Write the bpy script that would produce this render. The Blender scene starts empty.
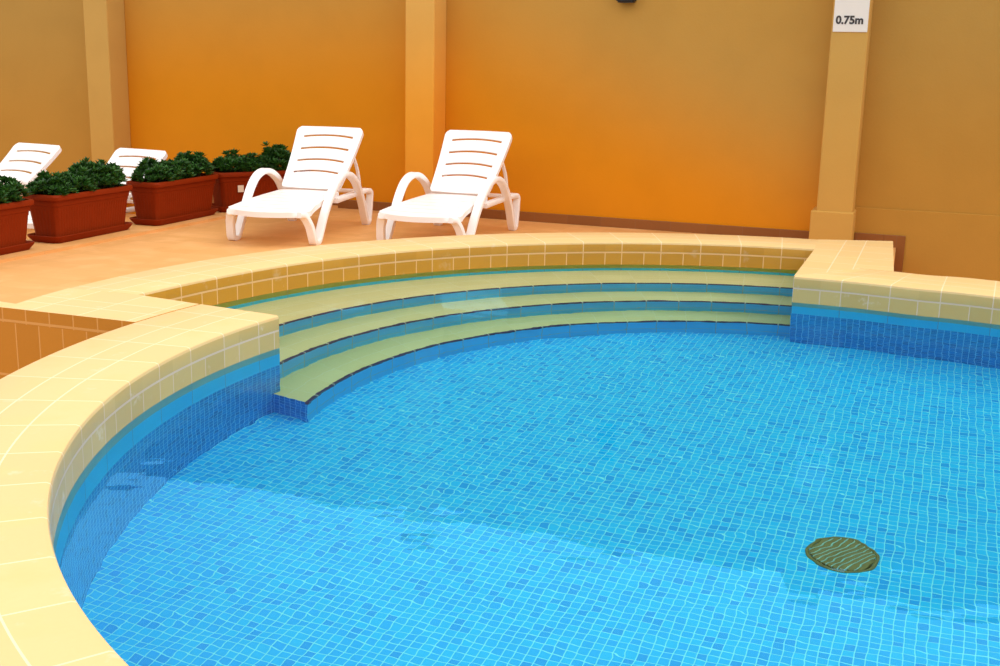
import bpy, bmesh, math, random
from mathutils import Vector, Matrix, noise as mnoise

sc = bpy.context.scene
COL = sc.collection
PI = math.pi

# ------------------------------------------------------------------ camera
F_PX, PITCH, ROLL, CAM_H = 1181.15, 0.22853777, 0.02176582, 1.2      # z = 0 is the top of the pool coping
fwv = Vector((0, math.cos(PITCH), -math.sin(PITCH)))
rt0 = Vector((1, 0, 0)); up0 = Vector((0, math.sin(PITCH), math.cos(PITCH)))
rtv = math.cos(ROLL) * rt0 + math.sin(ROLL) * up0
upv = -math.sin(ROLL) * rt0 + math.cos(ROLL) * up0
cam_data = bpy.data.cameras.new('camera')
cam_data.sensor_width = 36.0
cam_data.lens = F_PX / 1000 * 36
cam_data.clip_end = 200
cam = bpy.data.objects.new('camera', cam_data)
COL.objects.link(cam)
M3 = Matrix((rtv, upv, -fwv)).transposed()
cam.matrix_world = Matrix.Translation((0, 0, CAM_H)) @ M3.to_4x4()
sc.camera = cam

# ------------------------------------------------------------------ world: an evenly bright open sky, brightest overhead
SKY_LOW, SKY_MID, SKY_TOP = 0.45, 1.75, 1.20
world = bpy.data.worlds.new('sky')
sc.world = world
world.use_nodes = True
wn = world.node_tree; wn.nodes.clear()
tc = wn.nodes.new('ShaderNodeTexCoord'); sx = wn.nodes.new('ShaderNodeSeparateXYZ')
rp = wn.nodes.new('ShaderNodeValToRGB'); bg = wn.nodes.new('ShaderNodeBackground'); wo = wn.nodes.new('ShaderNodeOutputWorld')
wn.links.new(tc.outputs['Generated'], sx.inputs[0]); wn.links.new(sx.outputs['Z'], rp.inputs[0])
rp.color_ramp.elements[0].position = 0.0; rp.color_ramp.elements[0].color = (SKY_LOW / 3, SKY_LOW / 3, SKY_LOW / 3, 1)
rp.color_ramp.elements[1].position = 1.0; rp.color_ramp.elements[1].color = (SKY_TOP / 3, SKY_TOP / 3, SKY_TOP / 3 * 0.97, 1)
e = rp.color_ramp.elements.new(0.4); e.color = (SKY_MID / 3, SKY_MID / 3, SKY_MID / 3, 1)
wn.links.new(rp.outputs[0], bg.inputs[0]); bg.inputs[1].default_value = 3.0
wn.links.new(bg.outputs[0], wo.inputs[0])

# hazy high sun, very soft
sun_d = bpy.data.lights.new('sun', 'SUN'); sun_d.energy = 1.35; sun_d.angle = math.radians(45); sun_d.color = (1, .96, .88)
sun = bpy.data.objects.new('sun', sun_d); COL.objects.link(sun)
sun.rotation_euler = Vector((0.75, -0.02, 1)).to_track_quat('Z', 'Y').to_euler()

# ------------------------------------------------------------------ exposure
sc.view_settings.view_transform = 'Standard'
sc.view_settings.look = 'None'
sc.view_settings.exposure = 0.0
sc.view_settings.gamma = 1.0
sc.view_settings.use_curve_mapping = False
sc.cycles.use_denoising = True
sc.cycles.max_bounces = 14
sc.cycles.transmission_bounces = 12
sc.cycles.diffuse_bounces = 5
sc.cycles.caustics_refractive = True
sc.cycles.caustics_reflective = False
sc.cycles.sample_clamp_indirect = 6

# ------------------------------------------------------------------ node helpers
class NT:
    def __init__(s, name):
        s.m = bpy.data.materials.new(name); s.m.use_nodes = True
        s.t = s.m.node_tree; s.t.nodes.clear()
        s.out = s.n('ShaderNodeOutputMaterial')
    def n(s, ty, **kw):
        nd = s.t.nodes.new(ty)
        for k, v in kw.items(): setattr(nd, k, v)
        return nd
    def put(s, sock, v):
        if isinstance(v, bpy.types.NodeSocket): s.t.links.new(v, sock)
        elif isinstance(v, (tuple, list)) and len(v) == 3 and sock.type == 'RGBA': sock.default_value = (*v, 1)
        else: sock.default_value = v
    def math(s, op, a, b=0.0, c=0.0):
        nd = s.n('ShaderNodeMath', operation=op)
        s.put(nd.inputs[0], a); s.put(nd.inputs[1], b); s.put(nd.inputs[2], c)
        return nd.outputs[0]
    def mix(s, f, a, b, mode='MIX'):
        nd = s.n('ShaderNodeMix', data_type='RGBA', blend_type=mode)
        s.put(nd.inputs[0], f); s.put(nd.inputs[6], a); s.put(nd.inputs[7], b)
        return nd.outputs[2]
    def noise(s, vec, scale, detail=3, rough=.5):
        nd = s.n('ShaderNodeTexNoise'); nd.inputs['Scale'].default_value = scale
        nd.inputs['Detail'].default_value = detail; nd.inputs['Roughness'].default_value = rough
        if vec is not None: s.t.links.new(vec, nd.inputs['Vector'])
        return nd.outputs['Fac']
    def white(s, a, b):
        cb = s.n('ShaderNodeCombineXYZ'); s.put(cb.inputs[0], a); s.put(cb.inputs[1], b)
        nd = s.n('ShaderNodeTexWhiteNoise', noise_dimensions='2D'); s.t.links.new(cb.outputs[0], nd.inputs['Vector'])
        return nd.outputs['Value']
    def step(s, x, lo, hi):
        nd = s.n('ShaderNodeMapRange', interpolation_type='SMOOTHSTEP'); s.put(nd.inputs[0], x)
        nd.inputs[1].default_value = lo; nd.inputs[2].default_value = hi
        return nd.outputs[0]
    def bsdf(s, col, rough=.5, bump=None, bstr=.2, bdist=.005, spec=.4):
        b = s.n('ShaderNodeBsdfPrincipled')
        s.put(b.inputs['Base Color'], col); s.put(b.inputs['Roughness'], rough)
        b.inputs['Specular IOR Level'].default_value = spec
        if bump is not None:
            bp = s.n('ShaderNodeBump'); bp.inputs['Strength'].default_value = bstr; bp.inputs['Distance'].default_value = bdist
            s.put(bp.inputs['Height'], bump); s.t.links.new(bp.outputs[0], b.inputs['Normal'])
        s.t.links.new(b.outputs[0], s.out.inputs[0])
        return s.m
    def obj(s): return s.n('ShaderNodeTexCoord').outputs['Object']
    def uv(s):
        sp = s.n('ShaderNodeSeparateXYZ'); s.t.links.new(s.n('ShaderNodeTexCoord').outputs['UV'], sp.inputs[0])
        return sp.outputs[0], sp.outputs[1]

def plain(name, col, rough=.5, var=.12, scale=8, spec=.4, bump=0):
    k = NT(name); o = k.obj(); f = k.noise(o, scale, 4)
    d = tuple(c * (1 - var) for c in col); l = tuple(min(1, c * (1 + var)) for c in col)
    return k.bsdf(k.mix(f, d, l), rough, f if bump else None, bump, .004, spec)

def tile_mat(name, cols, grout, vjoints=(), extra=(), gu=.022, gv=.005, rough=.35, lime=0.0, uscale=1.0, spec=.4):
    """UV: u counted in tile widths, v in metres"""
    k = NT(name); u, v = k.uv()
    if uscale != 1: u = k.math('MULTIPLY', u, uscale)
    fr = k.math('FRACT', u)
    d = k.math('MINIMUM', fr, k.math('SUBTRACT', 1.0, fr))
    for x in extra: d = k.math('MINIMUM', d, k.math('ADD', k.math('ABSOLUTE', k.math('SUBTRACT', fr, x)), k.math('GREATER_THAN', v, -.072)))
    m = k.math('LESS_THAN', d, gu / 2)
    row = 0.0
    for vj in vjoints:
        m = k.math('MAXIMUM', m, k.math('LESS_THAN', k.math('ABSOLUTE', k.math('SUBTRACT', v, vj)), gv / 2))
        row = k.math('ADD', k.math('GREATER_THAN', v, vj), row)
    cell = k.math('FLOOR', u)
    if extra: cell = k.math('ADD', k.math('MULTIPLY', cell, 2.0), k.math('GREATER_THAN', fr, extra[0]))
    w = k.white(cell, row)
    o = k.obj()
    c = k.mix(w, cols[0], cols[1])
    if len(cols) > 2: c = k.mix(k.step(k.noise(o, 5, 4), .45, .75), c, cols[2])
    c = k.mix(k.math('MULTIPLY', k.noise(o, 60, 3), .10), c, tuple(x * .6 for x in cols[0]))
    if lime: c = k.mix(k.math('MULTIPLY', k.step(k.noise(o, 7, 5, .65), .60, .72), lime), c, (.80, .72, .62))
    c = k.mix(m, c, grout)
    return k.bsdf(c, rough, k.math('SUBTRACT', 1.0, m), .35, .003, spec)

def mosaic_mat(name, a, b, c3, grout, gw=.10, rough=.25):
    """UV in tile widths on both axes"""
    k = NT(name); u, v = k.uv()
    fu, fv = k.math('FRACT', u), k.math('FRACT', v)
    d = k.math('MINIMUM', k.math('MINIMUM', fu, k.math('SUBTRACT', 1.0, fu)), k.math('MINIMUM', fv, k.math('SUBTRACT', 1.0, fv)))
    m = k.math('LESS_THAN', d, gw / 2)
    w = k.white(k.math('FLOOR', u), k.math('FLOOR', v))
    c = k.mix(k.step(w, .0, .75), a, b)
    c = k.mix(k.step(w, .80, .95), c, c3)
    c = k.mix(m, c, grout)
    return k.bsdf(c, rough, None, spec=.3)

# ------------------------------------------------------------------ materials
M = {}
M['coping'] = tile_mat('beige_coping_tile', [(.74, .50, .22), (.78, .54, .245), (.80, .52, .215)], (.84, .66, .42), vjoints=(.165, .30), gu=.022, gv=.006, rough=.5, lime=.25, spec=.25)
M['coping_face'] = tile_mat('shaded_beige_face_tile', [(.52, .36, .12), (.60, .42, .15)], (.68, .52, .38), vjoints=(-.072,), extra=(.57,), gu=.020, gv=.009, lime=.5)  # same beige tile as the coping top, face shade put into its colour
M['alcove_face'] = tile_mat('shaded_alcove_tile', [(.52, .245, .02), (.58, .28, .028)], (.78, .48, .22), vjoints=(-.072,), extra=(.57,), gu=.024, gv=.010, lime=.15)  # same face tile again, shade and warm light of the alcove painted in
M['recess_face'] = tile_mat('shaded_recess_tile', [(.50, .20, .015), (.56, .23, .02)], (.66, .33, .09), vjoints=(-.062, -.33, -.59), gu=.05, gv=.012, uscale=2.0)  # beige tile with the recess's warm interreflected shade put into its colour
M['edge_band'] = tile_mat('green_blue_trim_tile', [(.26, .50, .42), (.30, .54, .44)], (.26, .40, .36), gu=.016)
M['alcove_trim'] = tile_mat('orange_lit_trim_tile', [(.46, .42, .05), (.50, .46, .06)], (.40, .36, .10), gu=.016)  # same trim band, olive tint stands in for orange light on it
M['blue_band'] = tile_mat('bright_blue_band_tile', [(.03, .62, 1.0), (.04, .68, 1.0)], (.12, .40, .62), gu=.018)
M['riser'] = tile_mat('blue_riser_tile', [(.07, .54, .86), (.08, .60, .94)], (.36, .46, .40), vjoints=(.08,), gu=.024, gv=.006)
M['nosing'] = tile_mat('dark_nosing_tile', [(.05, .016, .085), (.065, .022, .10)], (.65, .55, .42), gu=.045)
M['tread'] = tile_mat('cream_tread_tile', [(.90, .70, .30), (.94, .74, .34)], (.94, .78, .44), vjoints=(.14, .28), gu=.012, gv=.004, lime=.1)
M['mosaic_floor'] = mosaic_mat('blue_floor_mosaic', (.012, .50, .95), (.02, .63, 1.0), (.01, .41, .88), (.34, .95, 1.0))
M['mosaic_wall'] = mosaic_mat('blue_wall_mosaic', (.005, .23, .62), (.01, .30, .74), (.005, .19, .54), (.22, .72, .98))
M['deck'] = tile_mat('sand_deck_tile', [(.70, .345, .108), (.76, .38, .13), (.80, .42, .16)], (.62, .31, .11), vjoints=tuple(.165 * i for i in range(-3, 60)), gu=.010, gv=.004, rough=.55, spec=.25)
M['skirting'] = tile_mat('brown_skirting_tile', [(.25, .085, .018), (.29, .10, .022)], (.26, .11, .04), gu=.012)
M['white_plastic'] = plain('white_plastic', (.93, .90, .89), .35, .02, 6, spec=.5)
M['terracotta'] = plain('terracotta_plastic', (.215, .022, .003), .5, .10, 10, spec=.05)
M['soil'] = plain('dark_soil', (.03, .02, .012), .95, .4, 40, bump=.5)
M['tag'] = plain('pale_tag', (.75, .62, .48), .6, .05)
M['sign'] = plain('white_sign_panel', (.82, .76, .70), .5, .04)
M['ink'] = plain('dark_sign_ink', (.05, .04, .04), .6, .05)
M['black'] = plain('black_metal', (.012, .010, .010), .5, .1)
M['drain'] = plain('olive_brown_grate', (.30, .19, .05), .5, .25, 40)
M['drain_rib'] = plain('pale_grate_rib', (.55, .75, .60), .5, .2, 40)
M['drain_dark'] = plain('dark_drain_well', (.06, .045, .015), .8, .2, 40)

def wall_paint(name, col, dulled, z0, z1, spread=0):
    """rough plaster paint, with vignette dulling put into the colour towards the wall head"""
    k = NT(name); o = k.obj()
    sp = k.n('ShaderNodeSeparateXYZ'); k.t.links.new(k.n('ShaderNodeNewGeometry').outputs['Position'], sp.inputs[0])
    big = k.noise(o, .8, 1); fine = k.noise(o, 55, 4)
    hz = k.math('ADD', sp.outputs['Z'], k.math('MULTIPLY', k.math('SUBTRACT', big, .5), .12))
    if spread: hz = k.math('ADD', hz, k.math('MULTIPLY', k.math('MAXIMUM', k.math('ADD', sp.outputs['X'], .3), 0.0), spread))  # painted vignette dulling also grows towards the right
    c = k.mix(k.step(hz, z0, z1), col, dulled)
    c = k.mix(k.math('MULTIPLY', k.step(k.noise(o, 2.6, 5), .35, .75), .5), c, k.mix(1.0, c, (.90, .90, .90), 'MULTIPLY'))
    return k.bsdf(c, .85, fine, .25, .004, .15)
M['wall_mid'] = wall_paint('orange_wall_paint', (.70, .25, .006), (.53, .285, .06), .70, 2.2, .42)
M['wall_side'] = wall_paint('vignetted_wall_paint', (.50, .25, .042), (.48, .27, .062), .3, 1.8)  # outer bays of the orange wall, corner vignette put into the colour
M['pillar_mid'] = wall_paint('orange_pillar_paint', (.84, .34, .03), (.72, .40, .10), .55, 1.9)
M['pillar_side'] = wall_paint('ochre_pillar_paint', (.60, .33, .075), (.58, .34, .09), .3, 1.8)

def leaf_mat():
    k = NT('dark_green_leaf'); 
    oi = k.n('ShaderNodeNewGeometry')
    c = k.mix(oi.outputs['Random Per Island'], (.006, .034, .004), (.045, .155, .016))
    return k.bsdf(c, .45, spec=.4)
M['leaf'] = leaf_mat()
M['stem'] = plain('green_stem', (.05, .07, .02), .7)

WATER_REFLECT = 1.0
def water_mat():
    k = NT('pool_water_surface'); o = k.obj()
    mp = k.n('ShaderNodeMapping'); k.t.links.new(o, mp.inputs[0]); mp.inputs['Rotation'].default_value = (0, 0, .5); mp.inputs['Scale'].default_value = (1, 1.5, 1)
    h = k.math('ADD', k.noise(mp.outputs[0], 5.0, 2, .4), k.math('MULTIPLY', k.noise(mp.outputs[0], 1.4, 2, .4), 1.6))
    bp = k.n('ShaderNodeBump'); bp.inputs['Strength'].default_value = .30; bp.inputs['Distance'].default_value = .006
    k.t.links.new(h, bp.inputs['Height'])
    g = k.n('ShaderNodeBsdfRefraction'); g.inputs['IOR'].default_value = 1.33; g.inputs['Roughness'].default_value = 0
    g.inputs['Color'].default_value = (1, 1, 1, 1)
    gl = k.n('ShaderNodeBsdfGlossy'); gl.inputs['Roughness'].default_value = 0; gl.inputs['Color'].default_value = (.26, .74, 1, 1)
    fr = k.n('ShaderNodeFresnel'); fr.inputs['IOR'].default_value = 1.33
    for nd in (g, gl, fr): k.t.links.new(bp.outputs[0], nd.inputs['Normal'])
    mx = k.n('ShaderNodeMixShader'); k.t.links.new(k.math('MINIMUM', k.math('MULTIPLY', fr.outputs[0], WATER_REFLECT), .115), mx.inputs[0])     # glare cut as by a polarising filter
    k.t.links.new(g.outputs[0], mx.inputs[1]); k.t.links.new(gl.outputs[0], mx.inputs[2]); k.t.links.new(mx.outputs[0], k.out.inputs['Surface'])
    va = k.n('ShaderNodeVolumeAbsorption'); va.inputs['Color'].default_value = (0, .86, 1, 1); va.inputs['Density'].default_value = .32
    k.t.links.new(va.outputs[0], k.out.inputs['Volume'])
    return k.m
M['water'] = water_mat()

# ------------------------------------------------------------------ mesh helpers
def link(name, bm, mats, parent=None, smooth=None, loc=None):
    me = bpy.data.meshes.new(name); bm.normal_update(); bm.to_mesh(me); bm.free()
    o = bpy.data.objects.new(name, me); COL.objects.link(o)
    for m in (mats if isinstance(mats, (list, tuple)) else [mats]): me.materials.append(m)
    if parent is not None: o.parent = parent
    if loc is not None: o.location = loc
    if smooth is not None:
        for p in me.polygons: p.use_smooth = True
        me.set_sharp_from_angle(angle=math.radians(smooth))
    return o
def struct(o, label=None):
    o['kind'] = 'structure'
    if label: o['label'] = label; 
    return o
def tag(o, label, cat, group=None, kind=None):
    o['label'] = label; o['category'] = cat
    if group: o['group'] = group
    if kind: o['kind'] = kind
    return o
def empty(name, loc, rz=0):
    o = bpy.data.objects.new(name, None); COL.objects.link(o); o.location = loc; o.rotation_euler = (0, 0, rz); o.empty_display_size = .1
    return o
def dist(a, b): return math.hypot(a[0] - b[0], a[1] - b[1])

def arc(c, R, a0, a1, n):
    return [(c[0] + R * math.cos(a0 + (a1 - a0) * i / n), c[1] + R * math.sin(a0 + (a1 - a0) * i / n)) for i in range(n + 1)]
def spline(P, n):
    out = []
    for i in range(len(P) - 1):
        p0 = P[max(i - 1, 0)]; p1 = P[i]; p2 = P[i + 1]; p3 = P[min(i + 2, len(P) - 1)]
        for j in range(n):
            t = j / n
            out.append(tuple(.5 * (2 * p1[k] + (p2[k] - p0[k]) * t + (2 * p0[k] - 5 * p1[k] + 4 * p2[k] - p3[k]) * t * t + (3 * p1[k] - p0[k] - 3 * p2[k] + p3[k]) * t ** 3) for k in range(len(p1))))
    out.append(tuple(P[-1])); return out
def cum(pts):
    s = [0]
    for a, b in zip(pts, pts[1:]): s.append(s[-1] + dist(a, b))
    return s

def face_uv(bm, verts, uvs, mi=0):
    uvl = bm.loops.layers.uv.verify()
    try: f = bm.faces.new(verts)
    except ValueError: return None
    f.material_index = mi
    m = {v: uv for v, uv in zip(verts, uvs)}
    for l in f.loops: l[uvl].uv = m[l.vert]
    return f

def sweep_profile(bm, pts, us, outpts, prof, closed_caps=True, mi_of=None):
    """pts inner outline, outpts matching outer outline; prof = list of (t or ('m',metres), z, v) across from inner to outer"""
    grid = []
    for p, q in zip(pts, outpts):
        d = dist(p, q); row = []
        for (off, fromouter, z, v) in prof:
            m = d - off if fromouter else off
            t = m / d
            row.append((bm.verts.new((p[0] + (q[0] - p[0]) * t, p[1] + (q[1] - p[1]) * t, z)), v if not fromouter else d + v))
        grid.append(row)
    for i in range(len(pts) - 1):
        for j in range(len(prof) - 1):
            a, b = grid[i], grid[i + 1]
            face_uv(bm, [a[j][0], b[j][0], b[j + 1][0], a[j + 1][0]], [(us[i], a[j][1]), (us[i + 1], b[j][1]), (us[i + 1], b[j + 1][1]), (us[i], a[j + 1][1])], mi_of(j) if mi_of else 0)
    if closed_caps:
        for row, u in ((grid[0], us[0]), (grid[-1], us[-1])):
            face_uv(bm, [x[0] for x in row], [(u, x[1]) for x in row])

SL = .072
COPE = [(0, 0, -SL, -.072), (0, 0, -SL + .003, -.069), (0, 0, -.016, -.016), (.004, 0, -.005, -.004), (.016, 0, 0, .016),
        (.010, 1, 0, -.010), (.002, 1, -.004, -.002), (0, 1, -.014, -.001), (0, 1, -SL, -.0005)]
def band(name, pts, us, z0, z1, mat, inset=0.0, vscale=1.0, smooth=35, thick=0):
    bm = bmesh.new(); row = []
    for p in pts: row.append((bm.verts.new((p[0], p[1], z0)), bm.verts.new((p[0], p[1], z1))))
    for i in range(len(pts) - 1):
        face_uv(bm, [row[i][0], row[i][1], row[i + 1][1], row[i + 1][0]], [(us[i], z0 * vscale), (us[i], z1 * vscale), (us[i + 1], z1 * vscale), (us[i + 1], z0 * vscale)])
    return struct(link(name, bm, mat, smooth=smooth))

def poly_prism(bm, pts, z0, z1, uvf, mi=0, side=None):
    top = [bm.verts.new((p[0], p[1], z1)) for p in pts]; bot = [bm.verts.new((p[0], p[1], z0)) for p in pts]
    face_uv(bm, top, [uvf(p) for p in pts], mi)
    face_uv(bm, bot[::-1], [uvf(p) for p in pts[::-1]], mi)
    s = 0
    for i in range(len(pts)):
        j = (i + 1) % len(pts); l = dist(pts[i], pts[j])
        face_uv(bm, [bot[i], bot[j], top[j], top[i]], [(s, z0 - z1), (s + l / .272, z0 - z1), (s + l / .272, 0), (s, 0)], mi if side is None else side); s += l / .272

# ------------------------------------------------------------------ pool plan
ZW, ZF, ZD = -.156, -1.129, -.18
CF = (1.1967, 4.8518); R0 = 3.147; RO = 3.60                 # alcove arc
CN = (1.68846, 4.01389); RN = 3.072; RNO = 3.555             # near arc
TH = .0859                                                    # one tile on the alcove arc (rad)
THN = .0881
aA, aC = 2.826, 1.279
RA = R0 + .045                                                # the alcove opens slightly wider at its left corner
A = (CF[0] + RA * math.cos(aA), CF[1] + RA * math.sin(aA))
Cc = (CF[0] + R0 * math.cos(aC), CF[1] + R0 * math.sin(aC))
aB = 2.6652
B = (CN[0] + RN * math.cos(aB), CN[1] + RN * math.sin(aB))
D = (1.706, 6.79)
aE = 2.7955
E_ = (CN[0] + RNO * math.cos(aE), CN[1] + RNO * math.sin(aE))
B_out = (CN[0] + RNO * math.cos(aB), CN[1] + RNO * math.sin(aB))
aEnd = math.radians(268)
farA = [(CF[0] + (R0 + .045 * max(0, 1 - i / 14) ** 2) * math.cos(aA + (aC - aA) * i / 72), CF[1] + (R0 + .045 * max(0, 1 - i / 14) ** 2) * math.sin(aA + (aC - aA) * i / 72)) for i in range(73)]; farO = arc(CF, RO, aA, aC, 72)
u_far = [((aA + (aC - aA) * i / 72) * -1 + 2.55) / TH for i in range(73)]
def tight(a): d = min(max(a - 3.42, 0), .55); return .13 * d * d + .02 * d
def near_arc(R): return [(CN[0] + (R - tight(a)) * math.cos(a), CN[1] + (R - tight(a)) * math.sin(a)) for a in (aB + (aEnd - aB) * i / 90 for i in range(91))]
nearA = near_arc(RN); nearO = near_arc(RNO)
u_near = [((aB + (aEnd - aB) * i / 90) - 2.7155) / THN for i in range(91)]
right_in = spline([D, (2.026, 6.66), (2.329, 6.489), (2.695, 6.297), (3.7, 5.55), (4.55, 4.3), (4.75, 3.0), (4.3, 1.9), (3.2, 1.15), nearA[-1]], 8)
right_out = spline([(2.18, 7.10), (2.365, 7.03), (2.546, 6.925), (2.9, 6.773), (4.0, 5.95), (5.0, 4.45), (5.23, 2.95), (4.68, 1.6), (3.4, .70), nearO[-1]], 8)
u_right = [s / .272 for s in cum(right_in)]

# ---- coping stones
def coping(name, inn, out, us, label, face='coping_face', oface='coping_face'):
    bm = bmesh.new(); sweep_profile(bm, inn, us, out, COPE, mi_of=lambda j: 1 if j < 2 else (2 if j > 6 else 0))
    return struct(link(name, bm, [M['coping'], M[face], M[oface]], smooth=30), label)
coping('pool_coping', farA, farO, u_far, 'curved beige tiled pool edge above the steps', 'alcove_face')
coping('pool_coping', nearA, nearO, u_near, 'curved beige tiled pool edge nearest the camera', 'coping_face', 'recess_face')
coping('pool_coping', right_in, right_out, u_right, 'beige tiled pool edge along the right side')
# platform on the left between the alcove and the recess
ru = Vector((.942, -.335)).normalized(); rn = Vector((.335, .942)).normalized()
def uv_left(p):
    d = Vector((p[0] - E_[0], p[1] - E_[1])); return (d.dot(ru) / .272 + .18, d.dot(rn))
FL = (E_[0] - ru[0] * 2.6, E_[1] - ru[1] * 2.6)
FL2 = (FL[0] + rn[0] * .30, FL[1] + rn[1] * .30)
x_arc = arc(CF, RO, aA + .02, aA + .118, 8)
eb = arc(CN, RNO, aB, aE, 12)
bm = bmesh.new()
poly_prism(bm, [A] + eb + [FL, FL2] + x_arc[::-1] + [farO[0]], -SL, -.0004, uv_left, 0, 1)
bm.normal_update(); bmesh.ops.triangulate(bm, faces=[f for f in bm.faces if len(f.verts) > 4], ngon_method='EAR_CLIP')
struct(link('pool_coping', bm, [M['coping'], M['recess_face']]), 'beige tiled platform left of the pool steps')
# platform on the right of the alcove
C_out = farO[-1]
outA = (2.765, 8.297); outB = (2.365, 7.03)
du = Vector((D[0] - Cc[0], D[1] - Cc[1])).normalized(); dn = Vector((-du[1], du[0]))
def uv_right(p):
    d = Vector((p[0] - Cc[0], p[1] - Cc[1])); return (d.dot(du) / .272, d.dot(dn))
bm = bmesh.new()
poly_prism(bm, [Cc, D, right_out[0], right_out[8], outA, C_out], -SL, -.0002, uv_right, 0, 1)
struct(link('pool_coping', bm, [M['coping'], M['coping_face']]), 'beige tiled platform right of the pool steps')

# ---- pool inner walls, band by band
side_CD = [Cc, ((Cc[0] + D[0]) / 2, (Cc[1] + D[1]) / 2), D]; u_cd = [s / .272 for s in cum(side_CD)]
side_BA = [A, ((A[0] + B[0]) / 2, (A[1] + B[1]) / 2), B]; u_ba = [s / .272 for s in cum(side_BA)]
TS = .0355
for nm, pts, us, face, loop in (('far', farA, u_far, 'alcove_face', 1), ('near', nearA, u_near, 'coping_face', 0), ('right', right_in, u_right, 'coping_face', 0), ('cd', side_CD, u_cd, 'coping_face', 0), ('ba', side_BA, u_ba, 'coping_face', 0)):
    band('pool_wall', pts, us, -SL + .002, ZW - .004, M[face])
    zt_ = -.285 if loop else -.262
    band('waterline_trim', pts, us, ZW - .004, zt_, M['alcove_trim' if loop else 'edge_band'])
    band('blue_tile_band', pts, us, zt_, -.455, M['blue_band'])
    s = [x / TS for x in cum(pts)]
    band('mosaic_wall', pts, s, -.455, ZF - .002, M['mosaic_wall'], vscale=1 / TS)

# ---- outer faces of the raised coping: down to the deck, and down into the recess
def outer(pts, z1, mat):
    us = [s / .272 for s in cum(pts)]
    return band('coping_wall', pts, us, -SL, z1, mat)
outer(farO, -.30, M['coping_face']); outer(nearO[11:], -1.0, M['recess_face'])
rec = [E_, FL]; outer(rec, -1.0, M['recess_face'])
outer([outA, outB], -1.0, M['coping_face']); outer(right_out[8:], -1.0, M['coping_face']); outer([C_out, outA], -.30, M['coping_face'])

# ---- pool floor: blue mosaic laid square to the courtyard wall
bm = bmesh.new(); th = math.radians(-20.8); cu, su = math.cos(th), math.sin(th)
L0, L1 = (-2.6, .2), (5.6, 8.6)
vs = [(L0[0], L0[1]), (L1[0], L0[1]), (L1[0], L1[1]), (L0[0], L1[1])]
face_uv(bm, [bm.verts.new((x, y, ZF)) for x, y in vs], [((x * cu + y * su) / TS, (-x * su + y * cu) / TS) for x, y in vs])
struct(link('pool_floor', bm, M['mosaic_floor']), 'light blue mosaic pool floor')

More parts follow.
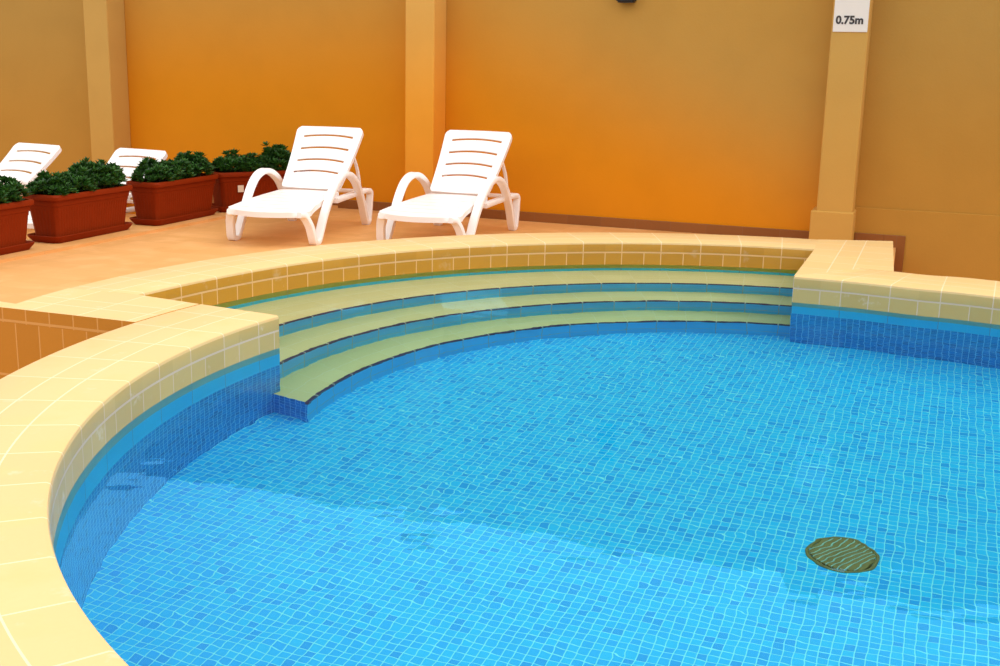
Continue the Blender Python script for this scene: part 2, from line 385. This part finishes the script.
# ---- the three curved steps
Z = [-.3668, -.6174, -.8702, ZF]; RS = [R0, 2.6912, 2.3983, 2.1217]
def ray_hit(R, p, q):
    """angle on circle R about CF where the line p->q crosses it"""
    d = Vector((q[0] - p[0], q[1] - p[1])).normalized(); w = Vector((p[0] - CF[0], p[1] - CF[1]))
    b = w.dot(d); c = w.dot(w) - R * R; t = -b + math.sqrt(max(b * b - c, 0)); t2 = -b - math.sqrt(max(b * b - c, 0))
    best = min((abs(x), x) for x in (t, t2))[1]
    P = w + d * best
    return math.atan2(P[1], P[0])
def left_ang(R): return ray_hit(R, B, A)
def right_ang(R): return ray_hit(R, Cc, D)
aN = math.atan2(5.262 - CF[1], -.9086 - CF[0])
endW, endN = (-1.0982, 5.4085), (CF[0] + RS[3] * math.cos(aN), CF[1] + RS[3] * math.sin(aN))
for k in range(3):
    Ri, Ro_, zt, zb = RS[k + 1], RS[k] + (.05 if k == 0 else 0), Z[k], Z[k + 1]
    n = 64
    a1i, a1o = right_ang(Ri) - .004, right_ang(Ro_) - .004
    if k < 2: a0i, a0o = left_ang(Ri) + .01, left_ang(Ro_) + .02
    else:
        a0i = aN; a0o = math.atan2(endW[1] - CF[1], endW[0] - CF[0])
    bm = bmesh.new(); inn = []; outp = []; us = []
    for i in range(n + 1):
        ai = a0i + (a1i - a0i) * i / n; ao = a0o + (a1o - a0o) * i / n
        inn.append((CF[0] + Ri * math.cos(ai), CF[1] + Ri * math.sin(ai))); outp.append((CF[0] + Ro_ * math.cos(ao), CF[1] + Ro_ * math.sin(ao))); us.append((2.55 - ai) / TH)
    grid = [[bm.verts.new((*p, zt)), bm.verts.new((*q, zt))] for p, q in zip(inn, outp)]
    for i in range(n):
        d0, d1 = dist(inn[i], outp[i]), dist(inn[i + 1], outp[i + 1])
        face_uv(bm, [grid[i][0], grid[i + 1][0], grid[i + 1][1], grid[i][1]], [(us[i], 0), (us[i + 1], 0), (us[i + 1], d1), (us[i], d0)])
    st = struct(link('pool_step', bm, M['tread']), ('highest', 'middle', 'lowest')[k] + ' curved underwater step with cream tread and blue riser')
    # riser
    bm = bmesh.new(); row = [(bm.verts.new((*p, zt - .001)), bm.verts.new((*p, zb))) for p in inn]
    for i in range(n): face_uv(bm, [row[i][0], row[i][1], row[i + 1][1], row[i + 1][0]], [(us[i], .25), (us[i], 0), (us[i + 1], 0), (us[i + 1], .25)])
    link('riser', bm, M['riser'], st, smooth=40)
    # dark nosing strip, a thin raised tile edge
    bm = bmesh.new(); gr = []
    for i, p in enumerate(inn):
        a = math.atan2(p[1] - CF[1], p[0] - CF[0]); r_ = []
        for (dr, z) in ((-.004, zt - .018), (-.004, zt + .002), (.013, zt + .003), (.013, zt - .018)):
            r_.append(bm.verts.new((CF[0] + (Ri + dr) * math.cos(a), CF[1] + (Ri + dr) * math.sin(a), z)))
        gr.append(r_)
    for i in range(n):
        for j in range(3): face_uv(bm, [gr[i][j], gr[i][j + 1], gr[i + 1][j + 1], gr[i + 1][j]], [(us[i], 0), (us[i], .01), (us[i + 1], .01), (us[i + 1], 0)])
    face_uv(bm, gr[0], [(us[0] + .2, 0)] * 4); face_uv(bm, gr[-1], [(us[-1] + .2, 0)] * 4)
    link('nosing', bm, M['nosing'], st)
    if k == 2:
        bm = bmesh.new(); pts = [endW, endN]; l = dist(endW, endN) / TS
        pw = outp[0]
        a_, b_ = [(bm.verts.new((*p, zt)), bm.verts.new((*p, zb))) for p in (pw, endN)]
        face_uv(bm, [a_[0], a_[1], b_[1], b_[0]], [(-.06 / TS, 0), (-.06 / TS, -.26 / TS), (l, -.26 / TS), (l, 0)])
        link('end_panel', bm, M['mosaic_wall'], st)

# ---- water: closed body of clear water, its edges tucked into the walls
def offset_loop(pts, d):
    n = len(pts); out = []
    for i in range(n):
        a, b, c = pts[i - 1], pts[i], pts[(i + 1) % n]
        t1 = Vector((b[0] - a[0], b[1] - a[1])); t2 = Vector((c[0] - b[0], c[1] - b[1]))
        if t1.length < 1e-6 or t2.length < 1e-6: out.append(b); continue
        n1 = Vector((t1[1], -t1[0])).normalized(); n2 = Vector((t2[1], -t2[0])).normalized()
        m = (n1 + n2); m = m / max(m.length_squared / 2, .3)
        out.append((b[0] + m[0] * d, b[1] + m[1] * d))
    return out
loop = farA + [D] + right_in[1:] + nearA[::-1][1:]            # clockwise from A
loop = offset_loop(loop, -.012)
bm = bmesh.new()
topv = [bm.verts.new((p[0], p[1], ZW)) for p in loop]; botv = [bm.verts.new((p[0], p[1], ZF - .03)) for p in loop]
bm.faces.new(topv[::-1]); bm.faces.new(botv)
for i in range(len(loop)):
    j = (i + 1) % len(loop); bm.faces.new([topv[i], topv[j], botv[j], botv[i]])
bmesh.ops.recalc_face_normals(bm, faces=bm.faces)
water = link('pool_water', bm, M['water'])
tag(water, 'clear blue rippling water filling the curved swimming pool', 'water', kind='stuff')

# ------------------------------------------------------------------ courtyard wall, pillars, skirting
WU = Vector((.93888186, -.34423954, 0)); WN = Vector((-.34423954, -.93888186, 0)); W0 = Vector((0, 10.35211785, 0))
def wall_box(bm, t0, t1, o0, o1, z0, z1, bev=0.0):
    vs = []
    for t in (t0, t1):
        for o in (o0, o1):
            for z in (z0, z1): vs.append(bm.verts.new(W0 + WU * t + WN * o + Vector((0, 0, z))))
    g = []
    for q in ((0, 1, 3, 2), (4, 6, 7, 5), (0, 4, 5, 1), (2, 3, 7, 6), (0, 2, 6, 4), (1, 5, 7, 3)):
        f = bm.faces.new([vs[i] for i in q]); g.append(f)
        uvl = bm.loops.layers.uv.verify()
        for l in f.loops:
            d = l.vert.co - W0; l[uvl].uv = (d.dot(WU) / .30, d.z)
    bmesh.ops.recalc_face_normals(bm, faces=g)
    if bev: bmesh.ops.bevel(bm, geom=list({e for f in g for e in f.edges}), offset=bev, segments=2, affect='EDGES', profile=.5)
ZT = 2.8
def wall(name, t0, t1, mat, label, z0=-1.1):
    bm = bmesh.new(); wall_box(bm, t0, t1, -.22, 0, z0, ZT); return struct(link(name, bm, mat), label)
wall('wall_left', -9.5, -4.0, M['wall_side'], 'vignette-dulled ochre courtyard wall behind the left loungers')
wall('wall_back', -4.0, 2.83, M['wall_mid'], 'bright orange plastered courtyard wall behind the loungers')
wall('wall_right', 2.83, 8.5, M['wall_side'], 'vignette-dulled ochre courtyard wall right of the pillar')
bm = bmesh.new(); wall_box(bm, 2.965, 8.5, 0, .018, -1.1, .115, .004)
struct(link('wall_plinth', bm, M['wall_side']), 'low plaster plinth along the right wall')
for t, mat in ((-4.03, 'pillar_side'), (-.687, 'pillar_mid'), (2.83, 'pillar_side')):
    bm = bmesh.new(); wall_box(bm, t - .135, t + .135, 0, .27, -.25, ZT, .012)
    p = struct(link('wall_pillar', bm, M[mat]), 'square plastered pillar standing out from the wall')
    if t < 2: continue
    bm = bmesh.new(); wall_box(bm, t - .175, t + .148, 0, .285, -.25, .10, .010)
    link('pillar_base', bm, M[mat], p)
bm = bmesh.new()
for a, b in ((-9.5, -4.20), (-3.88, -.86), (-.53, 2.655)): wall_box(bm, a, b, 0, .016, -.30, -.10, .003)
struct(link('baseboard_back', bm, M['skirting']), 'brown tile skirting along the foot of the orange wall')
bm = bmesh.new(); wall_box(bm, 2.98, 3.20, .018, .034, -.30, -.085, .003); wall_box(bm, 3.20, 3.365, .018, .034, -1.0, -.085, .003)
struct(link('baseboard_right', bm, M['skirting']), 'brown tile skirting turning down at the end of the deck')

# ------------------------------------------------------------------ deck (one terrace with the pool, recess and passage cut out)
def wpt(t, o=0): v = W0 + WU * t + WN * o; return (v.x, v.y)
def uv_deck(p):
    d = Vector((p[0] - W0.x, p[1] - W0.y, 0)); return (d.dot(WU) / .33, d.dot(WN))
ld = Vector((.365, .931)).normalized(); e0 = Vector((-3.293, 7.647)); ln = Vector((-ld[1], ld[0]))
lb = lambda q, o: (e0[0] + ld[0] * q + ln[0] * o, e0[1] + ld[1] * q + ln[1] * o)
deck_pts = [wpt(-2.62), wpt(3.30), (outA[0] + .02, outA[1])] + [farO[i] for i in range(72, -1, -4)] + x_arc + [FL2, lb(-1.5, .47), lb(2.60, .47)]
bm = bmesh.new(); poly_prism(bm, deck_pts, -1.05, ZD, uv_deck)
bm.normal_update(); bmesh.ops.triangulate(bm, faces=[f for f in bm.faces if len(f.verts) > 4], ngon_method='EAR_CLIP')
struct(link('floor_deck', bm, M['deck']), 'sandy orange tiled sun deck behind the pool')
# the low planter ledge, and the lower strip behind it where two loungers stand
bm = bmesh.new(); poly_prism(bm, [lb(-1.5, 0), lb(3.35, 0), wpt(-1.60, .004), wpt(-2.60, .004), lb(2.60, .468), lb(-1.5, .468)], ZD - .03, ZD + .022, uv_deck)
bm.normal_update(); bmesh.ops.triangulate(bm, faces=[f for f in bm.faces if len(f.verts) > 4], ngon_method='EAR_CLIP')
struct(link('floor_ledge', bm, M['deck']), 'slightly raised tiled strip under the planters')
bm = bmesh.new(); poly_prism(bm, [lb(-1.5, .45), lb(2.62, .45), wpt(-2.58), wpt(-9.5)], -.9, -.385, uv_deck)
struct(link('floor_lower', bm, M['deck']))
# floors of the recess on the left, the passage on the right and the terrace the camera stands on
for nm, pts in (('floor_recess', [(-5, -2.5), (1.9, -2.5), (1.9, .6), (-.3, 1.2), (-1.4, 2.4), (-1.75, 4.0), E_, FL, (-6, 6.8)]), ('floor_passage', [outB, (2.5, 6.9), (4.0, 5.9), (5.2, 4.2), (5.2, 2.8), (9, 2), wpt(8.5), wpt(3.2), outA])):
    bm = bmesh.new(); poly_prism(bm, pts, -1.2, -1.0, uv_deck)
    bm.normal_update(); bmesh.ops.triangulate(bm, faces=[f for f in bm.faces if len(f.verts) > 4], ngon_method='EAR_CLIP')
    struct(link(nm, bm, M['deck']))

# ------------------------------------------------------------------ sun loungers
def slab(bm, W, rows, pos, nU=16, thick=.03):
    """rows: list of (v0, v1, slot?) ; pos(u in -1..1, v) -> Vector for the top surface, halfwidth W(v)"""
    us = [-1, -.9, -.76] + [-.76 + 1.52 * i / nU for i in range(1, nU)] + [.76, .9, 1]
    vlist = [rows[0][0]] + [r[1] for r in rows]
    V = {}
    def vert(i, j):
        if (i, j) not in V: V[(i, j)] = bm.verts.new(pos(us[i] * W(vlist[j]), vlist[j], us[i]))
        return V[(i, j)]
    for j, r in enumerate(rows):
        for i in range(len(us) - 1):
            if r[2] and us[i] >= -.761 and us[i + 1] <= .761: continue
            bm.faces.new([vert(i, j), vert(i + 1, j), vert(i + 1, j + 1), vert(i, j + 1)])
    bm.normal_update()
    # thickness
    up = sum((f.normal for f in bm.faces), Vector()).normalized()
    if up.z < 0:
        bmesh.ops.reverse_faces(bm, faces=bm.faces[:]); up = -up
    # turned-down flange round the outline, then wall thickness
    nv, nu = len(vlist) - 1, len(us) - 1
    ring = [V[(i, 0)] for i in range(nu + 1)] + [V[(nu, j)] for j in range(1, nv + 1)] + [V[(i, nv)] for i in range(nu - 1, -1, -1)] + [V[(0, j)] for j in range(nv - 1, 0, -1)]
    low = [bm.verts.new(v.co - up * thick) for v in ring]
    for q in range(len(ring)):
        w = (q + 1) % len(ring); bm.faces.new([ring[w], ring[q], low[q], low[w]])
    bmesh.ops.recalc_face_normals(bm, faces=bm.faces[:])
    bm.normal_update()
    if sum((f.normal * f.calc_area() for f in bm.faces), Vector()).dot(up) < 0: bmesh.ops.reverse_faces(bm, faces=bm.faces[:])
    bmesh.ops.solidify(bm, geom=bm.faces[:], thickness=.010)
    bmesh.ops.recalc_face_normals(bm, faces=bm.faces[:])

def bar(bm, path, w, t, n=7, across=Vector((1, 0, 0))):
    """rounded flat bar through path points (x, s, z); w across, t in the plane of the bend"""
    P = [Vector(p) for p in spline(path, n)]
    sec = []
    for (a, b) in ((-1, -.55), (-.8, -1), (.8, -1), (1, -.55), (1, .55), (.8, 1), (-.8, 1), (-1, .55)): sec.append((a * w / 2, b * t / 2))
    rings = []
    for i, p in enumerate(P):
        tg = (P[min(i + 1, len(P) - 1)] - P[max(i - 1, 0)]).normalized()
        x = (across - tg * across.dot(tg)).normalized(); y = tg.cross(x).normalized()
        rings.append([bm.verts.new(p + x * a + y * b) for a, b in sec])
    for r0, r1 in zip(rings, rings[1:]):
        for j in range(8): bm.faces.new([r0[j], r0[(j + 1) % 8], r1[(j + 1) % 8], r1[j]])
    bm.faces.new(rings[0][::-1]); bm.faces.new(rings[-1])
    bmesh.ops.recalc_face_normals(bm, faces=bm.faces[:])

HS, HZ = .76, .318                                             # hinge
def make_lounger(name, tilt, blen=.70):
    root = empty(name, (0, 0, 0)); mt = M['white_plastic']
    def zs(s):                                               # seat line from the foot end to the hinge
        t = (s + .22) / (HS + .22); return .262 + .056 * t + .010 * math.sin(PI * t)
    def wseat(v): 
        t = (v + .22) / .98
        return .338 - .090 * max(0, t) ** .7 - (.028 * max(0, (.06 - t) / .06) ** 2)
    def seat_pos(x, v, u):
        t = min(1, max(0, (v + .22) / .98)); s = v + (1 - t) ** 3 * .15 * u * u
        return Vector((x, s, zs(v) - .006 * u * u))
    rows = [(-.24, -.205, 0), (-.205, -.17, 0), (-.17, -.10, 0)]; v = -.10
    for q in range(6): rows += [(v, v + .010, 1), (v + .010, v + .07, 0), (v + .07, v + .132, 0)]; v += .132
    rows += [(v, HS, 0)]
    bm = bmesh.new(); slab(bm, wseat, rows, seat_pos, thick=.040)
    link('seat', bm, mt, root, smooth=40)
    ct, st_ = math.cos(tilt), math.sin(tilt)
    def wback(v):
        c = .245 + .047 * min(1, v / blen)
        return c - .035 * max(0, (v - (blen - .05)) / .05) ** 2.2 - .012 * max(0, (.03 - v) / .03) ** 2
    def back_pos(x, v, u):
        vv = v + .050 * (1 - u * u) * min(1, v * 8) * min(1, max(0, (blen - v) * 6 + .3)); bow = -.018 * math.sin(PI * v / blen) + .012 * u * u
        return Vector((x, HS + .012 + vv * ct - bow * st_, HZ + .012 + vv * st_ + bow * ct))
    sl = [.14, .27, .40, .53]; v = 0.0; rows = [(0, .03, 0)]; v = .03
    for q in sl:
        q = q * blen / .66
        rows += [(v, (v + q) / 2, 0), ((v + q) / 2, q, 0), (q, q + .023, 1)]; v = q + .023
    rows += [(v, blen - .05, 0), (blen - .05, blen - .03, 0), (blen - .03, blen - .012, 0), (blen - .012, blen, 0)]
    bm = bmesh.new(); slab(bm, wback, rows, back_pos, thick=.034)
    link('backrest', bm, mt, root, smooth=40)
    for sg in (-1, 1):
        bm = bmesh.new(); x = .325
        bar(bm, [(sg * .262, -.13, .236), (sg * .285, -.085, .225), (sg * .312, -.045, .15), (sg * x, -.012, .05), (sg * x, .015, .017), (sg * x, .075, .018), (sg * x, .125, .07), (sg * x, .225, .20), (sg * .333, .36, .345),
                 (sg * .338, .49, .432), (sg * .340, .64, .466), (sg * .338, .79, .440), (sg * .335, .93, .36), (sg * .333, 1.05, .22), (sg * .330, 1.14, .07), (sg * .330, 1.175, .017)], .066, .042)
        link('armrest', bm, mt, root, smooth=50)
        bm = bmesh.new()
        bar(bm, [(sg * .330, 1.165, .016), (sg * .330, 1.215, .017), (sg * .330, 1.245, .06), (sg * .330, 1.275, .20), (sg * .328, 1.28, .262), (sg * .318, 1.22, .282), (sg * .30, 1.10, .276), (sg * .285, .85, .27), (sg * .275, .60, .262)], .058, .038)
        link('leg', bm, mt, root, smooth=50)
        bm = bmesh.new(); v = blen * .62
        bar(bm, [(sg * .255, HS + v * ct + .02, HZ + v * st_ - .03), (sg * .262, (HS + v * ct + 1.24) / 2 + .02, (HZ + v * st_ + .28) / 2), (sg * .268, 1.21, .275)], .026, .020)
        link('prop_bar', bm, mt, root, smooth=50)
    bm = bmesh.new(); bar(bm, [(-.32, 1.245, .27), (0, 1.245, .27), (.32, 1.245, .27)], .03, .03, across=Vector((0, 1, 0)))
    link('crossbar', bm, mt, root, smooth=50)
    bm = bmesh.new(); bar(bm, [(-.29, .66, .262), (0, .66, .25), (.29, .66, .262)], .035, .03, across=Vector((0, 1, 0)))
    link('crossbar', bm, mt, root, smooth=50)
    return root
def place(o, c, h, z, label):
    o.location = (c[0], c[1], z); o.rotation_euler = (0, 0, -h)
    tag(o, label, 'sun lounger', 'white sun loungers by the pool'); return o
def copy_tree(o, parent=None):
    c = o.copy(); COL.objects.link(c)
    if parent is not None: c.parent = parent
    for ch in list(o.children): copy_tree(ch, c)
    return c
lo = make_lounger('sun_lounger', math.radians(42.5), .67)
place(lo, (-1.715, 8.744), .215, ZD, 'white plastic sun lounger standing left of the orange pillar, in front of the last planter')
l2 = copy_tree(lo); place(l2, (-.59, 8.665), .31, ZD, 'white plastic sun lounger nearest the pool steps, in front of the orange pillar')
l3 = make_lounger('sun_lounger', math.radians(36), .67); place(l3, (-3.765, 9.35), .45, -.385, 'white plastic lounger with only its backrest showing, between the two fully visible planters')
l4 = make_lounger('sun_lounger', math.radians(36), .67); place(l4, (-4.835, 9.70), .47, -.385, 'white plastic lounger at the far left edge, partly hidden by planters')

# ------------------------------------------------------------------ planters
PL, PW, PH = .885, .30, .345
def rrect(lx, ly, r, n=6, dense=0):
    pts = []
    for cx, cy, a0 in ((lx - r, ly - r, 0), (-lx + r, ly - r, PI / 2), (-lx + r, -ly + r, PI), (lx - r, -ly + r, 3 * PI / 2)):
        for i in range(n + 1): pts.append((cx + r * math.cos(a0 + PI / 2 * i / n), cy + r * math.sin(a0 + PI / 2 * i / n)))
    if dense:
        out = []
        for i in range(len(pts)):
            a, b = pts[i], pts[(i + 1) % len(pts)]; m = max(1, int(dist(a, b) / dense))
            for j in range(m): out.append((a[0] + (b[0] - a[0]) * j / m, a[1] + (b[1] - a[1]) * j / m))
        pts = out
    return pts
def loft(bm, rings, cap0=True, cap1=True):
    R = [[bm.verts.new(p) for p in r] for r in rings]
    n = len(R[0])
    for a, b in zip(R, R[1:]):
        for i in range(n): bm.faces.new([a[i], a[(i + 1) % n], b[(i + 1) % n], b[i]])
    if cap0: bm.faces.new(R[0][::-1])
    if cap1: bm.faces.new(R[-1])
    bmesh.ops.recalc_face_normals(bm, faces=bm.faces[:])
def planter_shell():
    base = rrect(PL / 2 - .04, PW / 2 - .04, .035, 6, .0068)
    def ring(z, grow, flute):
        out = []
        for i, (x, y) in enumerate(base):
            f = flute * (.5 - .5 * math.cos(i * 2 * PI / 4)) if flute else 0
            g = grow - f; fx = (PL / 2 - .04 + g) / (PL / 2 - .04); fy = (PW / 2 - .04 + g) / (PW / 2 - .04)
            out.append((x * fx, y * fy, z))
        return out
    bm = bmesh.new()
    loft(bm, [ring(.02, -.010, 0), ring(.045, -.006, 0), ring(.052, -.005, .004), ring(.235, .016, .004), ring(.243, .017, 0), ring(.262, .019, 0), ring(.266, .024, 0), ring(.305, .028, 0),
              ring(.308, .038, 0), ring(.338, .040, 0), ring(.345, .036, 0), ring(.345, .022, 0), ring(.335, .018, 0), ring(.20, .010, 0)], True, True)
    return bm
def rim_shell():
    bm = bmesh.new()
    def r(z, g): return [(x, y, z) for x, y in rrect(PL / 2 + g, PW / 2 + g, .05, 6)]
    loft(bm, [r(.306, -.014), r(.303, -.003), r(.309, .006), r(.332, .009), r(.344, .004), r(.347, -.006), r(.344, -.016), r(.306, -.016)], False, False)
    n = len(rrect(1, 1, .05, 6)); return bm
def saucer():
    bm = bmesh.new()
    def r(z, g): return [(x, y, z) for x, y in rrect(PL / 2 - .03 + g, PW / 2 - .03 + g, .05, 6)]
    loft(bm, [r(0, .002), r(.010, .008), r(.034, .024), r(.050, .030), r(.053, .027), r(.050, .022), r(.024, .006)], True, True)
    return bm
def rosette(bm, c, ax, rng, n, ll):
    t1 = ax.orthogonal().normalized(); t2 = ax.cross(t1)
    for k in range(n):
        tier = k / n; a = k * 2.399 + rng.uniform(-.2, .2)
        d = t1 * math.cos(a) + t2 * math.sin(a)
        el = .55 + .85 * tier + rng.uniform(-.12, .12)
        dr = (d * math.cos(el) + ax * math.sin(el)).normalized(); L = ll * (1.05 - .4 * tier) * rng.uniform(.85, 1.15); w = L * .20
        sd = dr.cross(ax).normalized() if abs(dr.dot(ax)) < .98 else t2; nn = sd.cross(dr).normalized()
        b = bm.verts.new(c + ax * (.010 * tier)); 
        m1 = bm.verts.new(c + dr * L * .55 + sd * w + nn * .003); m2 = bm.verts.new(c + dr * L * .55 - sd * w + nn * .003)
        mc = bm.verts.new(c + dr * L * .55 - nn * .004); tp = bm.verts.new(c + dr * L - nn * L * .02)
        bm.faces.new([b, m1, mc]); bm.faces.new([b, mc, m2]); bm.faces.new([m1, tp, mc]); bm.faces.new([mc, tp, m2])
def shrub(parent, cx, rx, ry, h, seed, cy=0.0):
    rng = random.Random(seed); bm = bmesh.new(); bs = bmesh.new()
    n = int(270 * (rx / .17) * (h / .16))
    for q in range(n):
        a = rng.uniform(0, 2 * PI); rr = math.sqrt(rng.random()); el = rng.random() ** .8
        sh = math.sqrt(max(0, 1 - (rr * .92) ** 2)); depth = rng.random() ** .45
        rx_, ry_ = rx * 1.08, ry * 1.12
        c = Vector((cx + rx_ * rr * math.cos(a), cy + ry_ * rr * math.sin(a), .325 + (1.18 * h * sh * depth) * (.85 + .6 * mnoise.noise((cx * 9 + math.cos(a) * rr * 2, seed + math.sin(a) * rr * 2, 0)))))
        ax = Vector((rr * math.cos(a) * .5, rr * math.sin(a) * .5, .9)).normalized()
        rosette(bm, c, ax, rng, 10, rng.uniform(.042, .064))
        if q % 3 == 0:
            r0 = Vector((cx + (c.x - cx) * .3, cy + (c.y - cy) * .3, .30))
            t = Vector((.003, 0, 0)); 
            bs.faces.new([bs.verts.new(r0 - t), bs.verts.new(r0 + t), bs.verts.new(c + t * .6), bs.verts.new(c - t * .6)])
    me = link('shrub', bm, M['leaf'], parent)
    link('stem', bs, M['stem'], me)
def make_planter(loc, ang, shrubs, label, seed, tagged=False):
    root = empty('planter', loc, ang)
    tag(root, label, 'planter', 'terracotta planters along the wall')
    link('planter_box', planter_shell(), M['terracotta'], root, smooth=35)
    link('rim', rim_shell(), M['terracotta'], root, smooth=35)
    link('saucer', saucer(), M['terracotta'], root, smooth=35)
    bm = bmesh.new(); g = 10; 
    P = rrect(PL / 2 - .03, PW / 2 - .03, .03, 4); loft(bm, [[(x, y, .30) for x, y in P], [(x, y, .322) for x, y in P]])
    link('soil', bm, M['soil'], root)
    for i, (cx, rx, ry, h) in enumerate(shrubs): shrub(root, cx, rx, ry, h, seed + i)
    if tagged:
        bm = bmesh.new(); bmesh.ops.create_cube(bm, size=1); bmesh.ops.scale(bm, vec=(.055, .002, .06), verts=bm.verts)
        bmesh.ops.translate(bm, vec=(-.235, -(PW / 2 - .024 + .0), .20), verts=bm.verts); bmesh.ops.bevel(bm, geom=bm.edges[:], offset=.0006, segments=1, affect='EDGES')
        t = link('tag', bm, M['tag'], root); t['label'] = 'small pale square tag'
    return root
ZL = ZD + .022
def put(fl, dirv, *a, **k):
    d = Vector(dirv).normalized(); n = Vector((-d[1], d[0])); c = Vector(fl) + d * (PL / 2 - .01) + n * (PW / 2 - .01)
    return make_planter((c[0], c[1], ZL), math.atan2(d[1], d[0]), *a, **k)
DR = (.334, .943)
put((-3.145 - .334 * 1.125, 8.354 - .943 * 1.125), DR, [(-.22, .19, .135, .15), (.08, .18, .135, .15), (.30, .135, .13, .13)], 'terracotta planter cut off by the left picture edge, with dark green shrubs', 11)
put((-3.158, 8.318), DR, [(-.29, .145, .135, .12), (-.07, .145, .135, .13), (.20, .215, .135, .18)], 'ribbed terracotta planter nearest in full view, with a tall mound at its far end', 23)
put((-2.725, 9.294), DR, [(-.22, .20, .135, .15), (.03, .13, .12, .12), (.25, .17, .13, .17)], 'terracotta planter in the middle of the row, right of the half hidden backrest', 37)
put((-2.44, 10.19), (.80, .60), [(-.17, .25, .13, .13), (.17, .15, .13, .19)], 'terracotta planter with a pale square tag, just behind the left white lounger', 53, tagged=True)

# ------------------------------------------------------------------ pool drain
dr = empty('drain_cover', (1.272, 4.035, ZF)); tag(dr, 'round olive brown drain grate set in the blue pool floor', 'drain')
def ringpts(r, z, n=48): return [(r * math.cos(2 * PI * i / n), r * math.sin(2 * PI * i / n), z) for i in range(n)]
bm = bmesh.new(); loft(bm, [ringpts(.130, 0), ringpts(.130, .006), ringpts(.127, .009), ringpts(.120, .010), ringpts(.117, .007), ringpts(.117, .001)], False, False)
link('frame', bm, M['drain'], dr, smooth=40)
bm = bmesh.new(); loft(bm, [ringpts(.114, .001), ringpts(.114, .003)]); link('well', bm, M['drain_dark'], dr)
bm = bmesh.new(); bm2 = bmesh.new()
ca = math.radians(38); cx_, sx_ = math.cos(ca), math.sin(ca)
def barbox(b, y, w, z0, z1):
    hl = math.sqrt(max(.0, .114 ** 2 - y * y)); vs = []
    for X in (-hl, hl):
        for Y in (y - w, y + w):
            for zz in (z0, z1): vs.append(b.verts.new((X * cx_ - Y * sx_, X * sx_ + Y * cx_, zz)))
    for q in ((0, 1, 3, 2), (4, 6, 7, 5), (0, 4, 5, 1), (2, 3, 7, 6), (0, 2, 6, 4), (1, 5, 7, 3)): b.faces.new([vs[i] for i in q])
    bmesh.ops.recalc_face_normals(b, faces=b.faces[:])
for i in range(-5, 6): barbox(bm, i * .0205, .0078, .004, .011)
for i in range(-5, 5): barbox(bm2, i * .0205 + .01025, .0014, .004, .013)
link('grate', bm, M['drain'], dr); r_ = link('grate_rib', bm2, M['drain_rib'], dr); r_['label'] = 'pale thin grate ribs'

# ------------------------------------------------------------------ depth sign on the right pillar
def wall_pose(o, t, off, z):
    p = W0 + WU * t + WN * off; o.location = (p.x, p.y, z)
    m = Matrix((WU, Vector((0, 0, 1)), WN)).transposed(); o.rotation_euler = m.to_euler()   # local x along wall, y up, z out
sg = empty('depth_sign', (0, 0, 0)); wall_pose(sg, 2.832, .271, 1.446)
tag(sg, 'white depth sign with dark numerals on the right-hand pillar', 'sign')
bm = bmesh.new(); bmesh.ops.create_cube(bm, size=1); bmesh.ops.scale(bm, vec=(.25, .42, .006), verts=bm.verts); bmesh.ops.translate(bm, vec=(0, .21, .003), verts=bm.verts)
bmesh.ops.bevel(bm, geom=bm.edges[:], offset=.002, segments=2, affect='EDGES'); link('panel', bm, M['sign'], sg)
cu_ = bpy.data.curves.new('lettering', 'FONT'); cu_.body = '0.75m'; cu_.size = .080; cu_.align_x = 'CENTER'; cu_.extrude = .0012; cu_.offset = .0030
tx = bpy.data.objects.new('lettering', cu_); COL.objects.link(tx); tx.parent = sg; tx.location = (-.008, .060, .0075); 
dg = bpy.context.evaluated_depsgraph_get(); lm = bpy.data.meshes.new_from_object(tx.evaluated_get(dg)); lm.name = 'lettering'
bpy.data.objects.remove(tx)
tx = bpy.data.objects.new('lettering', lm); COL.objects.link(tx); tx.parent = sg; tx.location = (-.008, .060, .0075)
lm.materials.clear(); lm.materials.append(M['ink'])

# ------------------------------------------------------------------ small black fixture high on the wall
fx = empty('wall_fixture', (0, 0, 0)); wall_pose(fx, 1.048, 0, 1.66)
tag(fx, 'small black fixture on the orange wall at the top picture edge', 'fixture')
bm = bmesh.new(); bmesh.ops.create_cube(bm, size=1); bmesh.ops.scale(bm, vec=(.12, .20, .012), verts=bm.verts); bmesh.ops.translate(bm, vec=(0, .11, .006), verts=bm.verts)
bmesh.ops.bevel(bm, geom=bm.edges[:], offset=.004, segments=2, affect='EDGES'); link('backplate', bm, M['black'], fx)
bm = bmesh.new(); bmesh.ops.create_cube(bm, size=1); bmesh.ops.scale(bm, vec=(.15, .20, .09), verts=bm.verts); bmesh.ops.translate(bm, vec=(0, .10, .055), verts=bm.verts)
bmesh.ops.bevel(bm, geom=bm.edges[:], offset=.012, segments=3, affect='EDGES'); link('housing', bm, M['black'], fx, smooth=40)
